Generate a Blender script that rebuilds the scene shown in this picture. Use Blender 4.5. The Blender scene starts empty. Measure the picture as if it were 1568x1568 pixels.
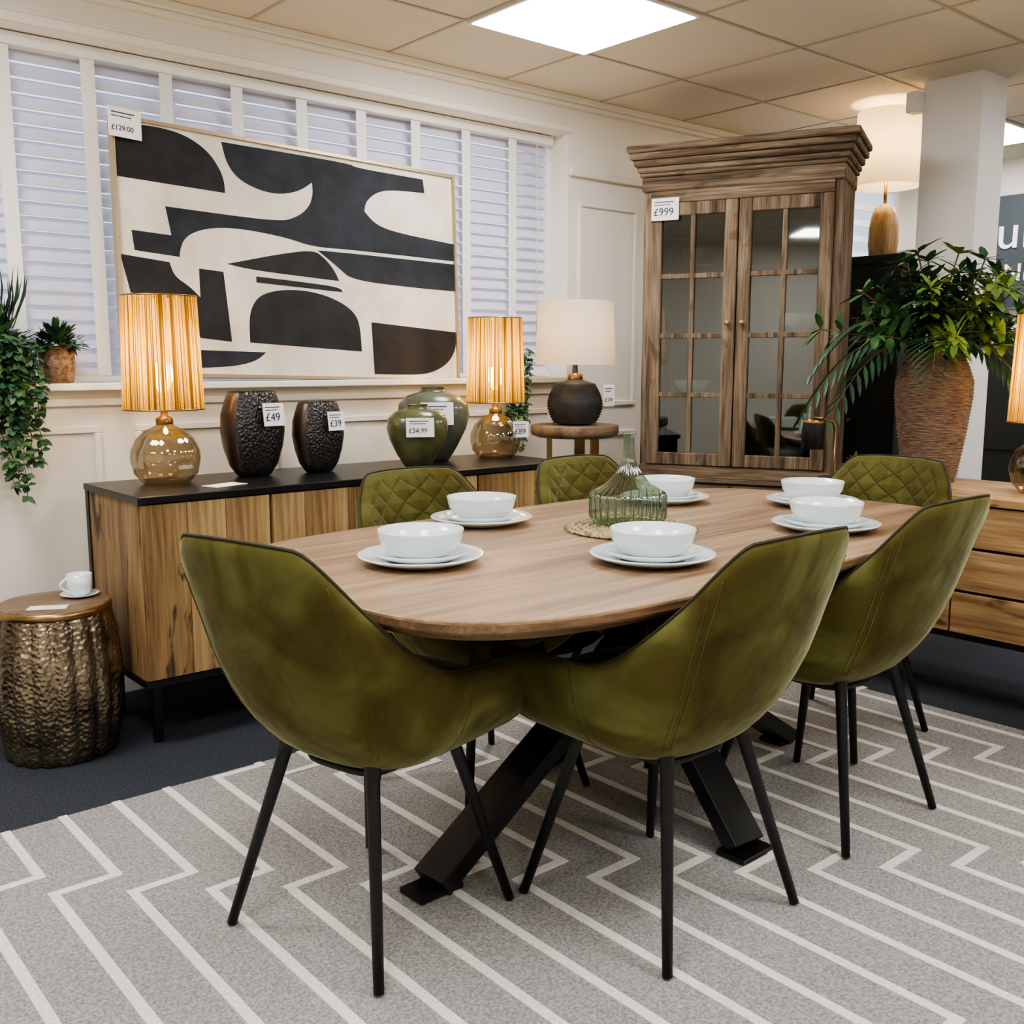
import bpy, bmesh, math, random
from mathutils import Vector, Matrix
random.seed(7)
sc=bpy.context.scene
COL=sc.collection
pi=math.pi
def sin(x): return math.sin(x)
def cos(x): return math.cos(x)

# ------------------------------------------------------------------ materials
def lin(c):
    return tuple(((v/255)/12.92 if v/255<=.04045 else (((v/255)+.055)/1.055)**2.4) for v in c)+(1,)
MC={}
def newmat(name):
    m=bpy.data.materials.new(name); m.use_nodes=True
    nt=m.node_tree; b=nt.nodes['Principled BSDF']
    return m,nt,b
def mat(name,c,rough=.5,metal=0,c2=None,nscale=20,stretch=(1,1,1),bump=0,bscale=None,bstretch=None,detail=4,sheen=0,emit=0,trans=0,coat=0,vor=False,dist=.01,lo=.35,hi=.65):
    if name in MC: return MC[name]
    m,nt,b=newmat(name); N=nt.nodes; L=nt.links
    b.inputs['Base Color'].default_value=lin(c)
    b.inputs['Roughness'].default_value=rough; b.inputs['Metallic'].default_value=metal
    if sheen: b.inputs['Sheen Weight'].default_value=sheen; b.inputs['Sheen Roughness'].default_value=.4
    if coat: b.inputs['Coat Weight'].default_value=coat
    if trans: b.inputs['Transmission Weight'].default_value=trans
    if emit:
        b.inputs['Emission Color'].default_value=lin(c); b.inputs['Emission Strength'].default_value=emit
    tc=N.new('ShaderNodeTexCoord')
    if c2 is not None:
        mp=N.new('ShaderNodeMapping'); mp.inputs['Scale'].default_value=stretch
        L.new(tc.outputs['Object'],mp.inputs[0])
        n=N.new('ShaderNodeTexNoise'); n.inputs['Scale'].default_value=nscale; n.inputs['Detail'].default_value=detail
        L.new(mp.outputs[0],n.inputs['Vector'])
        r=N.new('ShaderNodeMapRange'); r.inputs[1].default_value=lo; r.inputs[2].default_value=hi
        L.new(n.outputs['Fac'],r.inputs[0])
        mx=N.new('ShaderNodeMix'); mx.data_type='RGBA'
        mx.inputs[6].default_value=lin(c); mx.inputs[7].default_value=lin(c2)
        L.new(r.outputs[0],mx.inputs[0]); L.new(mx.outputs[2],b.inputs['Base Color'])
    if bump:
        mp2=N.new('ShaderNodeMapping'); mp2.inputs['Scale'].default_value=bstretch or (1,1,1)
        L.new(tc.outputs['Object'],mp2.inputs[0])
        if vor:
            t=N.new('ShaderNodeTexVoronoi'); t.inputs['Scale'].default_value=bscale or 60; o=t.outputs['Distance']
        else:
            t=N.new('ShaderNodeTexNoise'); t.inputs['Scale'].default_value=bscale or 100; t.inputs['Detail'].default_value=3; o=t.outputs['Fac']
        L.new(mp2.outputs[0],t.inputs['Vector'])
        bp=N.new('ShaderNodeBump'); bp.inputs['Strength'].default_value=bump; bp.inputs['Distance'].default_value=dist
        L.new(o,bp.inputs['Height']); L.new(bp.outputs[0],b.inputs['Normal'])
    MC[name]=m
    return m
def wood(name,c,c2,c3,axis=0,rough=.5,scale=1,knots=0,fine=.5,spec=.5):
    """grain runs along axis"""
    if name in MC: return MC[name]
    m,nt,b=newmat(name); N=nt.nodes; L=nt.links
    tc=N.new('ShaderNodeTexCoord'); 
    s=[14*scale]*3; s[axis]=1.0*scale
    mp=N.new('ShaderNodeMapping'); mp.inputs['Scale'].default_value=s
    L.new(tc.outputs['Object'],mp.inputs[0])
    n=N.new('ShaderNodeTexNoise'); n.inputs['Scale'].default_value=1.6; n.inputs['Detail'].default_value=6; n.inputs['Distortion'].default_value=.6
    L.new(mp.outputs[0],n.inputs['Vector'])
    s2=[90*scale]*3; s2[axis]=3*scale
    mp2=N.new('ShaderNodeMapping'); mp2.inputs['Scale'].default_value=s2
    L.new(tc.outputs['Object'],mp2.inputs[0])
    n2=N.new('ShaderNodeTexNoise'); n2.inputs['Scale'].default_value=1.5; n2.inputs['Detail'].default_value=5
    L.new(mp2.outputs[0],n2.inputs['Vector'])
    cr=N.new('ShaderNodeValToRGB'); e=cr.color_ramp.elements
    e[0].position=.32; e[0].color=lin(c3); e[1].position=.68; e[1].color=lin(c)
    k=cr.color_ramp.elements.new(.48); k.color=lin(c2)
    L.new(n.outputs['Fac'],cr.inputs[0])
    mx=N.new('ShaderNodeMix'); mx.data_type='RGBA'; mx.blend_type='MULTIPLY'
    r=N.new('ShaderNodeMapRange'); r.inputs[1].default_value=.3;r.inputs[2].default_value=.65;r.inputs[3].default_value=1-fine;r.inputs[4].default_value=1.05
    L.new(n2.outputs['Fac'],r.inputs[0]); 
    mx.inputs[0].default_value=.8
    L.new(cr.outputs[0],mx.inputs[6]); L.new(r.outputs[0],mx.inputs[7])
    out=mx.outputs[2]
    if knots:
        s3=[8*scale]*3; s3[axis]=2.4*scale
        mp3=N.new('ShaderNodeMapping'); mp3.inputs['Scale'].default_value=s3; L.new(tc.outputs['Object'],mp3.inputs[0])
        n3=N.new('ShaderNodeTexNoise'); n3.inputs['Scale'].default_value=1.1; n3.inputs['Detail'].default_value=3; n3.inputs['Distortion'].default_value=1.6
        L.new(mp3.outputs[0],n3.inputs['Vector'])
        r3=N.new('ShaderNodeMapRange'); r3.inputs[1].default_value=.58; r3.inputs[2].default_value=.66; r3.inputs[4].default_value=knots; L.new(n3.outputs['Fac'],r3.inputs[0])
        m3=N.new('ShaderNodeMix'); m3.data_type='RGBA'; L.new(r3.outputs[0],m3.inputs[0]); L.new(out,m3.inputs[6]); m3.inputs[7].default_value=lin((60,42,28))
        out=m3.outputs[2]
    L.new(out,b.inputs['Base Color'])
    b.inputs['Roughness'].default_value=rough
    b.inputs['Specular IOR Level'].default_value=spec
    bp=N.new('ShaderNodeBump'); bp.inputs['Strength'].default_value=.2; bp.inputs['Distance'].default_value=.004
    L.new(n2.outputs['Fac'],bp.inputs['Height']); L.new(bp.outputs[0],b.inputs['Normal'])
    MC[name]=m; return m

M_wall=mat('wall_paint',(238,233,222),.6)
M_white=mat('white_trim',(240,238,234),.45)
M_blind=mat('blind_slat_white',(214,214,228),.4)
M_ceil=mat('ceiling_tile',(226,215,196),.8,bump=.15,bscale=300,dist=.002)
M_grid=mat('ceiling_grid_metal',(186,176,156),.5)
M_black=mat('black_metal',(12,12,13),.42)
M_blacksat=mat('black_satin',(18,19,22),.35)
M_carpet=mat('navy_carpet',(31,35,42),.95,c2=(62,68,77),nscale=160,bump=.6,bscale=300,dist=.006)
M_rug=mat('rug_grey',(134,132,129),.95,c2=(180,178,174),nscale=150,stretch=(1,1,1),bump=.8,bscale=220,dist=.006)
M_rugl=mat('rug_cream_line',(250,248,240),.95,c2=(230,227,217),nscale=200,bump=.8,bscale=260,dist=.006)
M_ceramic=mat('white_ceramic',(228,238,240),.18,coat=.4)
M_gold=mat('brass',(160,130,88),.3,1)
M_bronze=mat('hammered_bronze',(176,160,134),.30,.95,c2=(104,92,76),nscale=9,bump=.7,bscale=75,vor=True,dist=.006)
M_gun=mat('hammered_gunmetal',(74,73,72),.34,.85,bump=.8,bscale=90,vor=True,dist=.005)
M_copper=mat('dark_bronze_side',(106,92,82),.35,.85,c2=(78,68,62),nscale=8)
M_greenv=mat('green_glaze',(98,98,60),.28,c2=(62,66,40),nscale=12,coat=.5,bump=.2,bscale=30)
M_greenv2=mat('green_glaze_grey',(98,102,82),.3,c2=(68,74,56),nscale=12,coat=.5,bump=.2,bscale=30)
M_ratt=mat('rattan_weave',(150,124,102),.75,c2=(92,70,56),nscale=30,stretch=(1,1,9),bump=1,bscale=22,bstretch=(1.5,1.5,8),dist=.012)
M_mat=mat('woven_seagrass',(200,184,146),.8,c2=(130,112,76),nscale=70,bump=.9,bscale=90,dist=.006)
M_leaf=mat('leaf_green',(74,114,62),.45,c2=(44,78,46),nscale=12)
M_leaf2=mat('leaf_dark',(56,90,62),.45,c2=(36,62,45),nscale=12)
M_leaf3=mat('leaf_bright',(140,160,72),.45,c2=(90,126,56),nscale=12)
M_stem=mat('stem',(84,80,46),.7)
M_card=mat('price_card',(245,243,240),.6)
M_ink=mat('ink',(50,50,90),.6)
M_basket=mat('basket_weave',(154,124,98),.8,c2=(98,74,54),nscale=60,bump=.9,bscale=60,bstretch=(1,1,2),dist=.008)
M_canvas=mat('canvas_cream',(234,228,218),.8,c2=(212,202,188),nscale=5,bump=.3,bscale=60)
M_paint=mat('canvas_black',(16,16,18),.75,c2=(34,34,38),nscale=9,detail=8,bump=.5,bscale=25,dist=.006)
M_navy=mat('canvas_navy',(20,23,30),.75,c2=(38,42,52),nscale=9,detail=8,bump=.5,bscale=25,dist=.006)
M_brownp=mat('canvas_umber',(22,18,19),.75,c2=(34,29,30),nscale=9,detail=8,bump=.5,bscale=25,dist=.006)
M_frame=mat('gilt_frame',(176,158,126),.4,.6)
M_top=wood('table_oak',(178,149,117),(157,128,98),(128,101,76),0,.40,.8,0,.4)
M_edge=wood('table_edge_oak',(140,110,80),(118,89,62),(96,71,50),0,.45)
M_oakA=wood('sideboard_oak_a',(194,162,112),(168,136,90),(124,94,60),2,.55,1,.9)
M_oakB=wood('sideboard_oak_b',(170,139,94),(146,115,74),(108,81,52),2,.55,1.2,.95)
M_oakC=wood('sideboard_oak_c',(208,176,126),(182,150,102),(142,112,74),2,.55,.9,.8)
M_oakH=wood('dresser_oak',(200,164,118),(176,140,96),(138,105,70),1,.5,1,.7)
M_old=wood('weathered_wood',(156,138,116),(125,108,89),(78,66,54),2,.8,1.3,.4,.6,.15)
M_oldH=wood('weathered_wood_h',(156,138,116),(125,108,89),(78,66,54),0,.8,1.3,.4,.6,.15)
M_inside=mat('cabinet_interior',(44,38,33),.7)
M_pale=wood('pale_turned_wood',(212,180,132),(192,160,114),(166,132,92),2,.5,.8)
M_darkcab=mat('dark_stained_wood',(50,48,44),.45,c2=(36,44,44),nscale=6,stretch=(6,6,1))
M_stooltop=wood('stool_top_wood',(150,126,100),(128,104,80),(98,77,56),0,.45)

def velvet(quilt=False):
    m,nt,b=newmat('olive_velvet_quilted' if quilt else 'olive_velvet'); N=nt.nodes; L=nt.links
    tc=N.new('ShaderNodeTexCoord')
    n=N.new('ShaderNodeTexNoise'); n.inputs['Scale'].default_value=5.5; n.inputs['Detail'].default_value=5; n.inputs['Distortion'].default_value=.7
    L.new(tc.outputs['Object'],n.inputs['Vector'])
    cr=N.new('ShaderNodeValToRGB'); e=cr.color_ramp.elements
    e[0].position=.3; e[0].color=lin((70,58,32)); e[1].position=.72; e[1].color=lin((112,112,66))
    k=e.new(.5); k.color=lin((86,82,43))
    L.new(n.outputs['Fac'],cr.inputs[0]); col=cr.outputs[0]
    b.inputs['Roughness'].default_value=.92
    b.inputs['Sheen Weight'].default_value=.7; b.inputs['Sheen Roughness'].default_value=.3
    b.inputs['Sheen Tint'].default_value=lin((200,200,165))
    b.inputs['Specular IOR Level'].default_value=.06
    if quilt:
        uv=N.new('ShaderNodeUVMap'); sx=N.new('ShaderNodeSeparateXYZ'); L.new(uv.outputs[0],sx.inputs[0])
        def mth(op,a,bv):
            q=N.new('ShaderNodeMath'); q.operation=op
            for i,v in enumerate((a,bv)):
                if isinstance(v,(int,float)): q.inputs[i].default_value=v
                else: L.new(v,q.inputs[i])
            return q.outputs[0]
        u=mth('MULTIPLY',sx.outputs[0],1.5)
        a=mth('PINGPONG',mth('ADD',mth('ADD',u,sx.outputs[1]),10),.034)
        c=mth('PINGPONG',mth('ADD',mth('SUBTRACT',u,sx.outputs[1]),10),.034)
        mn=mth('MINIMUM',a,c)
        h=mth('MULTIPLY',mn,29); h=mth('POWER',mth('MINIMUM',h,1),.5)
        bp=N.new('ShaderNodeBump'); bp.inputs['Strength'].default_value=1; bp.inputs['Distance'].default_value=.008
        L.new(h,bp.inputs['Height']); L.new(bp.outputs[0],b.inputs['Normal'])
        r=N.new('ShaderNodeMapRange'); r.inputs[1].default_value=.0; r.inputs[2].default_value=.35; r.inputs[3].default_value=.5; r.inputs[4].default_value=1
        L.new(h,r.inputs[0])
        mx=N.new('ShaderNodeMix'); mx.data_type='RGBA'; mx.blend_type='MULTIPLY'; mx.inputs[0].default_value=1
        L.new(col,mx.inputs[6]); L.new(r.outputs[0],mx.inputs[7]); col=mx.outputs[2]
    else:
        n5=N.new('ShaderNodeTexNoise'); n5.inputs['Scale'].default_value=9; n5.inputs['Detail'].default_value=2
        L.new(tc.outputs['Object'],n5.inputs['Vector'])
        bp=N.new('ShaderNodeBump'); bp.inputs['Strength'].default_value=.4; bp.inputs['Distance'].default_value=.02
        L.new(n5.outputs['Fac'],bp.inputs['Height']); L.new(bp.outputs[0],b.inputs['Normal'])
    L.new(col,b.inputs['Base Color'])
    return m
M_vel=velvet(); M_quilt=velvet(True)
M_pipe=mat('dark_piping',(44,42,26),.7)

def thinglass(name,c,refl=.12,mx_=.9):
    m=bpy.data.materials.new(name); m.use_nodes=True; nt=m.node_tree; N=nt.nodes; L=nt.links
    N.remove(N['Principled BSDF']); o=N['Material Output']
    t=N.new('ShaderNodeBsdfTransparent'); t.inputs[0].default_value=lin(c)
    g=N.new('ShaderNodeBsdfGlossy'); g.inputs['Roughness'].default_value=.03
    lw=N.new('ShaderNodeLayerWeight'); lw.inputs[0].default_value=.35
    r=N.new('ShaderNodeMapRange'); r.inputs[3].default_value=refl; r.inputs[4].default_value=mx_
    L.new(lw.outputs['Facing'],r.inputs[0])
    mx=N.new('ShaderNodeMixShader'); L.new(r.outputs[0],mx.inputs[0]); L.new(t.outputs[0],mx.inputs[1]); L.new(g.outputs[0],mx.inputs[2])
    L.new(mx.outputs[0],o.inputs[0]); return m
M_amber=thinglass('smoked_amber_glass',(206,194,170),.12,.5)
M_gglass=thinglass('green_tinted_glass',(204,219,204),.10,.55)
M_pane=thinglass('cabinet_glass',(215,220,216),.16)
def shademat(name,c,c2,stripes=True,tr=.55,hole=.18):
    m=bpy.data.materials.new(name); m.use_nodes=True; nt=m.node_tree; N=nt.nodes; L=nt.links
    N.remove(N['Principled BSDF']); o=N['Material Output']
    d=N.new('ShaderNodeBsdfDiffuse'); t=N.new('ShaderNodeBsdfTranslucent')
    mx=N.new('ShaderNodeMixShader'); mx.inputs[0].default_value=tr
    L.new(d.outputs[0],mx.inputs[1]); L.new(t.outputs[0],mx.inputs[2]); last=mx.outputs[0]
    d.inputs[0].default_value=lin(c); t.inputs[0].default_value=lin(c)
    if stripes:
        uv=N.new('ShaderNodeUVMap'); mp=N.new('ShaderNodeMapping'); mp.inputs['Scale'].default_value=(170,1.0,1)
        L.new(uv.outputs[0],mp.inputs[0])
        n=N.new('ShaderNodeTexNoise'); n.inputs['Scale'].default_value=1; n.inputs['Detail'].default_value=1; L.new(mp.outputs[0],n.inputs['Vector'])
        r=N.new('ShaderNodeMapRange'); r.inputs[1].default_value=.42; r.inputs[2].default_value=.56; L.new(n.outputs['Fac'],r.inputs[0])
        mc=N.new('ShaderNodeMix'); mc.data_type='RGBA'; mc.inputs[6].default_value=lin(c2); mc.inputs[7].default_value=lin(c); L.new(r.outputs[0],mc.inputs[0])
        L.new(mc.outputs[2],d.inputs[0]); L.new(mc.outputs[2],t.inputs[0])
        tp=N.new('ShaderNodeBsdfTransparent'); m2=N.new('ShaderNodeMixShader')
        r2=N.new('ShaderNodeMapRange'); r2.inputs[1].default_value=.54; r2.inputs[2].default_value=.60; r2.inputs[4].default_value=hole; L.new(n.outputs['Fac'],r2.inputs[0])
        L.new(r2.outputs[0],m2.inputs[0]); L.new(last,m2.inputs[1]); L.new(tp.outputs[0],m2.inputs[2]); last=m2.outputs[0]
    L.new(last,o.inputs[0]); return m
M_straw=shademat('straw_string_shade',(226,180,84),(92,64,22),True,.5,.85)
M_linen=shademat('linen_shade',(230,220,202),(215,195,165),False,.4)
def emat(name,c,s):
    m=bpy.data.materials.new(name); m.use_nodes=True; nt=m.node_tree; N=nt.nodes
    N.remove(N['Principled BSDF']); e=N.new('ShaderNodeEmission'); e.inputs[0].default_value=lin(c); e.inputs[1].default_value=s
    nt.links.new(e.outputs[0],N['Material Output'].inputs[0]); return m
PANEL=24
M_panel=emat('led_panel',(253,251,250),PANEL)
M_bulb=emat('bulb_glow',(255,226,165),30)

# ------------------------------------------------------------------ mesh helpers
def mesh_obj(name,verts,faces,m,parent=None,smooth=False,uvs=None):
    me=bpy.data.meshes.new(name); me.from_pydata(verts,[],faces); me.update()
    ob=bpy.data.objects.new(name,me); COL.objects.link(ob)
    if isinstance(m,(list,tuple)):
        for x in m: me.materials.append(x)
    elif m: me.materials.append(m)
    if smooth:
        for p in me.polygons: p.use_smooth=True
    if parent: ob.parent=parent
    return ob
def empty(name,loc=(0,0,0),rz=0,s=1):
    e=bpy.data.objects.new(name,None); COL.objects.link(e); e.location=loc; e.rotation_euler=(0,0,rz); e.scale=(s,s,s); e.empty_display_size=.1
    return e
def box(name,c,s,m,parent=None,bev=0,rot=None):
    bm=bmesh.new(); bmesh.ops.create_cube(bm,size=1)
    bmesh.ops.scale(bm,vec=s,verts=bm.verts)
    if bev: bmesh.ops.bevel(bm,geom=bm.edges[:]+bm.verts[:],offset=bev,segments=2,affect='EDGES',profile=.5)
    me=bpy.data.meshes.new(name); bm.to_mesh(me); bm.free(); me.materials.append(m)
    ob=bpy.data.objects.new(name,me); COL.objects.link(ob); ob.location=c
    if rot: ob.rotation_euler=rot
    if parent: ob.parent=parent
    return ob
def bb(name,a,b,m,parent=None,bev=0):
    return box(name,[(a[i]+b[i])/2 for i in range(3)],[abs(b[i]-a[i]) for i in range(3)],m,parent,bev)
def boxes(name,L,m,parent=None,bev=0):
    bm=bmesh.new()
    for a,b in L:
        r=bmesh.ops.create_cube(bm,size=1); vs=r['verts']
        bmesh.ops.scale(bm,vec=[abs(b[i]-a[i]) for i in range(3)],verts=vs)
        bmesh.ops.translate(bm,vec=[(a[i]+b[i])/2 for i in range(3)],verts=vs)
        if bev:
            es=set(); 
            for v in vs: es.update(v.link_edges)
            bmesh.ops.bevel(bm,geom=list(es),offset=bev,segments=1,affect='EDGES')
    me=bpy.data.meshes.new(name); bm.to_mesh(me); bm.free(); me.materials.append(m)
    ob=bpy.data.objects.new(name,me); COL.objects.link(ob)
    if parent: ob.parent=parent
    return ob
def lathe(name,prof,m,parent=None,n=48,loc=(0,0,0),ys=1,ex=2,flute=0,fn=0,smooth=True,capb=True,capt=False,rz=0,solid=0,uv=False):
    v=[];f=[]
    for r,z in prof:
        for i in range(n):
            a=2*pi*i/n; c,s=cos(a),sin(a)
            k=(abs(c)**ex+abs(s)**ex)**(-1/ex) if ex!=2 else 1
            rr=r*k*(1+flute*(abs(cos(fn*a/2))-.5)) if fn else r*k
            v.append((rr*c,rr*s*ys,z))
    P=len(prof)
    for j in range(P-1):
        for i in range(n):
            f.append((j*n+i,j*n+(i+1)%n,(j+1)*n+(i+1)%n,(j+1)*n+i))
    if capb: f.append(tuple(reversed(range(n))))
    if capt: f.append(tuple((P-1)*n+i for i in range(n)))
    ob=mesh_obj(name,v,f,m,parent,smooth); ob.location=loc; ob.rotation_euler=(0,0,rz)
    if uv:
        me=ob.data; ul=me.uv_layers.new(name='UVMap')
        for p in me.polygons:
            for li in p.loop_indices:
                vi=me.loops[li].vertex_index; j,i=divmod(vi,n)
                u=i/n
                if p.index<(P-1)*n and (p.index%n)==n-1 and i==0: u=1
                ul.data[li].uv=(u,j/(P-1))
    if solid:
        md=ob.modifiers.new('sol','SOLIDIFY'); md.thickness=solid
    return ob
def tube(name,pts,r,m,parent=None,n=10,r2=None,closed=False):
    v=[];f=[];P=len(pts); pts=[Vector(p) for p in pts]
    up=None
    for j,p in enumerate(pts):
        if closed: t=(pts[(j+1)%P]-pts[j-1])
        else: t=(pts[min(j+1,P-1)]-pts[max(j-1,0)])
        t.normalize()
        if up is None:
            up=Vector((0,0,1)) if abs(t.z)<.9 else Vector((1,0,0))
        a=t.cross(up); 
        if a.length<1e-4: a=t.cross(Vector((0,1,0)))
        a.normalize(); b=t.cross(a).normalized()
        rr=r+(r2-r)*j/(P-1) if r2 is not None else r
        for i in range(n):
            q=2*pi*i/n; v.append(tuple(p+a*rr*cos(q)+b*rr*sin(q)))
    rng=P if closed else P-1
    for j in range(rng):
        k=(j+1)%P
        for i in range(n):
            f.append((j*n+i,j*n+(i+1)%n,k*n+(i+1)%n,k*n+i))
    if not closed:
        f.append(tuple(range(n))); f.append(tuple((P-1)*n+i for i in range(n)))
    return mesh_obj(name,v,f,m,parent,True)
def bar(name,a,b,w,h,m,parent=None):
    a=Vector(a);b=Vector(b);d=b-a;L=d.length
    ob=box(name,(a+b)/2,(w,h,L),m,parent,.002)
    ob.rotation_mode='QUATERNION'; ob.rotation_quaternion=d.to_track_quat('Z','Y'); return ob
def txt(name,s,loc,rot,size,m,parent=None,ext=.0004):
    c=bpy.data.curves.new(name,'FONT'); c.body=s; c.size=size; c.extrude=ext; c.materials.append(m)
    ob=bpy.data.objects.new(name,c); COL.objects.link(ob); ob.location=loc; ob.rotation_euler=rot
    if parent: ob.parent=parent
    return ob
def price_tag(parent,loc,rz,s="£149",w=.09,h=.055,tilt=0):
    e=bpy.data.objects.new('price_tag',None); COL.objects.link(e); e.parent=parent; e.location=loc; e.rotation_euler=(tilt,0,rz)
    box('tag_card',(0,0,0),(w,.0015,h),M_card,e)
    sz=min(h*.5,w*.85/(.58*len(s)))
    txt('tag_text',s,(-w*.42,-.0018,-h*.28),(pi/2,0,0),sz,M_ink,e)
    boxes('tag_line',[((-w*.4,-.0016,h*.30),(w*.3,-.0008,h*.34)),((-w*.4,-.0016,h*.18),(w*.2,-.0008,h*.21))],M_ink,e)

# ------------------------------------------------------------------ room shell
CH=2.45
X0,X1,Y0,Y1=-2.6,6.6,-2.6,3.67
bb('floor',(X0,Y0,-.05),(X1,4.0,0),M_carpet)
bb('ceiling',(X0,Y0,CH),(X1,4.0,CH+.05),M_ceil)
WX0,WX1=-.2,3.49
SZ=1.13; HZ=2.285
bb('wall_north_lower',(WX0,Y1,0),(WX1,4.0,SZ-.02),M_wall)
bb('wall_north_header',(WX0,Y1,HZ),(WX1,4.0,CH),M_wall)
bb('wall_north_right',(WX1,Y1,0),(X1,4.0,CH),M_wall)
bb('wall_north_left',(X0,Y1,0),(WX0,4.0,CH),M_wall)
bb('wall_west',(X0-.1,Y0,0),(X0,4.0,CH),M_wall)
bb('wall_south',(X0,Y0-.1,0),(X1,Y0,CH),M_wall)
bb('wall_east',(X1,Y0,0),(X1+.1,4.0,CH),M_wall)
bb('trim_sill',(WX0,3.60,SZ-.025),(WX1,3.95,SZ),M_white,None,.004)
boxes('trim_cornice',[((X0,Y1-.045,CH-.03),(X1,Y1,CH)),((X0,Y1-.03,CH-.05),(X1,Y1,CH-.03)),((WX0,Y1-.02,HZ),(WX1,Y1,HZ+.03)),((WX0,Y1-.012,HZ+.03),(WX1,Y1,HZ+.045))],M_wall,None,.004)
boxes('baseboard_north',[((X0,Y1-.018,0),(X1,Y1,.12))],M_white)
L=[]
for x0 in [-.1,.62,1.34,2.06,2.78]:
    for (z0,z1) in [(.18,.98)]:
        w=.6
        L+=[((x0,Y1-.012,z0),(x0+w,Y1,z0+.025)),((x0,Y1-.012,z1-.025),(x0+w,Y1,z1)),((x0,Y1-.012,z0+.025),(x0+.025,Y1,z1-.025)),((x0+w-.025,Y1-.012,z0+.025),(x0+w,Y1,z1-.025))]
L+=[((WX0,Y1-.02,1.05),(WX1,Y1,1.075))]
for x0,x1 in [(3.56,3.98),(4.06,4.46)]:
    for z0,z1 in [(.2,.85),(.98,1.98)]:
        L+=[((x0,Y1-.012,z0),(x1,Y1,z0+.025)),((x0,Y1-.012,z1-.025),(x1,Y1,z1)),((x0,Y1-.012,z0+.025),(x0+.025,Y1,z1-.025)),((x1-.025,Y1-.012,z0+.025),(x1,Y1,z1-.025))]
L+=[((WX1,Y1-.025,2.09),(4.6,Y1,2.13))]
boxes('trim_panelling',L,M_wall,None,.003)
win=empty('window_1')
boxes('window_frame',[((WX0,3.93,SZ),(WX0+.06,3.98,HZ)),((WX1-.06,3.93,SZ),(WX1,3.98,HZ)),((1.6,3.93,SZ),(1.66,3.98,HZ)),((WX0+.06,3.93,SZ),(1.6,3.98,SZ+.05)),((1.66,3.93,SZ),(WX1-.06,3.98,SZ+.05))],M_white,win)
bl=empty('venetian_blind')
bm=bmesh.new()
z=SZ+.045
while z<HZ-.06:
    r=bmesh.ops.create_cube(bm,size=1); vs=r['verts']
    bmesh.ops.scale(bm,vec=(WX1-WX0-.04,.056,.003),verts=vs)
    bmesh.ops.rotate(bm,cent=(0,0,0),matrix=Matrix.Rotation(math.radians(61),3,'X'),verts=vs)
    bmesh.ops.translate(bm,vec=((WX0+WX1)/2,3.81,z),verts=vs); z+=.050
me=bpy.data.meshes.new('slats'); bm.to_mesh(me); bm.free(); me.materials.append(M_blind)
o=bpy.data.objects.new('slats',me); COL.objects.link(o); o.parent=bl
tp=[]
x=1.28-.277*5
while x<WX1-.02:
    tp.append(((x-.024,3.765,SZ+.024),(x+.024,3.767,HZ-.046))); x+=.277
boxes('blind_tapes',tp,M_white,bl)
boxes('blind_rails',[((WX0+.02,3.77,SZ+.005),(WX1-.02,3.83,SZ+.022)),((WX0+.02,3.755,HZ-.045),(WX1-.02,3.84,HZ-.005))],M_white,bl)
tube('pull_cord',[(3.36,3.75,HZ-.05),(3.362,3.745,1.9),(3.36,3.75,1.35)],.003,M_white,bl,6)

g=[]
x=2.44-.61*8
while x<X1: g.append(((x-.006,Y0,CH-.004),(x+.006,Y1-.045,CH-.0005))); x+=.61
y=3.12-.61*9
while y<Y1: g.append(((X0,y-.006,CH-.0045),(X1,y+.006,CH-.001))); y+=.61
boxes('trim_ceiling_grid',g,M_grid)
def panel(x,y):
    e=empty('ceiling_light_panel',(x,y,CH-.012))
    box('diffuser',(0,0,0),(.575,.575,.008),M_panel,e)
    boxes('bezel',[((-.3,-.3,-.002),(.3,-.288,.011)),((-.3,.288,-.002),(.3,.3,.011)),((-.3,-.288,-.002),(-.288,.288,.011)),((.288,-.288,-.002),(.3,.288,.011))],M_white,e)
px0,py0=2.745,2.815
panel(px0,py0)
for i,j in [(-4,0),(-4,-3),(-1,-4),(-4,-6),(-1,-7),(3,-4),(5,0),(5,-3),(-7,-3)]:
    panel(px0+.61*i,py0+.61*j)

bb('wall_pillar',(4.53,2.17,0),(4.76,2.44,CH),M_white)
box('trim_pillar_box',(4.50,2.46,2.36),(.07,.06,.09),M_white,None,.006)
# far shop area
sg=empty('shop_sign',(6.54,1.4,0))
M_slate=mat('sign_slate',(52,62,66),.6)
bb('sign_board',(-.02,-1.6,1.55),(0.05,1.95,2.22),M_slate,sg)
txt('sign_text','Furniture',(-.025,1.72,1.90),(pi/2,0,-pi/2),.30,M_card,sg,.004)
txt('sign_text','LONDON & HOME',(-.025,1.72,1.70),(pi/2,0,-pi/2),.15,M_card,sg,.004)
e=empty('storage_unit',(6.35,2.4,0))
boxes('unit_body',[((-.2,-.8,.06),(.2,.8,1.30))],M_darkcab,e,.004)
boxes('unit_gaps',[((-.205,-.003,.1),(-.199,.003,1.25)),((-.205,-.8,.68),(-.199,.8,.686)),((-.19,-.78,0),(.19,.78,.06))],M_black,e)
fw=empty('window_2')
bb('window_pane',(5.0,3.64,1.3),(6.4,3.655,2.3),emat('daylight_pane',(210,222,240),1.2),fw)
boxes('window_frame',[((4.95,3.61,1.25),(6.45,3.665,1.3)),((4.95,3.61,2.3),(6.45,3.665,2.35)),((4.95,3.61,1.3),(5.0,3.665,2.3)),((6.4,3.61,1.3),(6.45,3.665,2.3)),((5.68,3.62,1.3),(5.72,3.66,2.3))]+[((5.0,3.615,1.36+.1*k),(6.4,3.635,1.40+.1*k)) for k in range(9)],M_white,fw)

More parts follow.
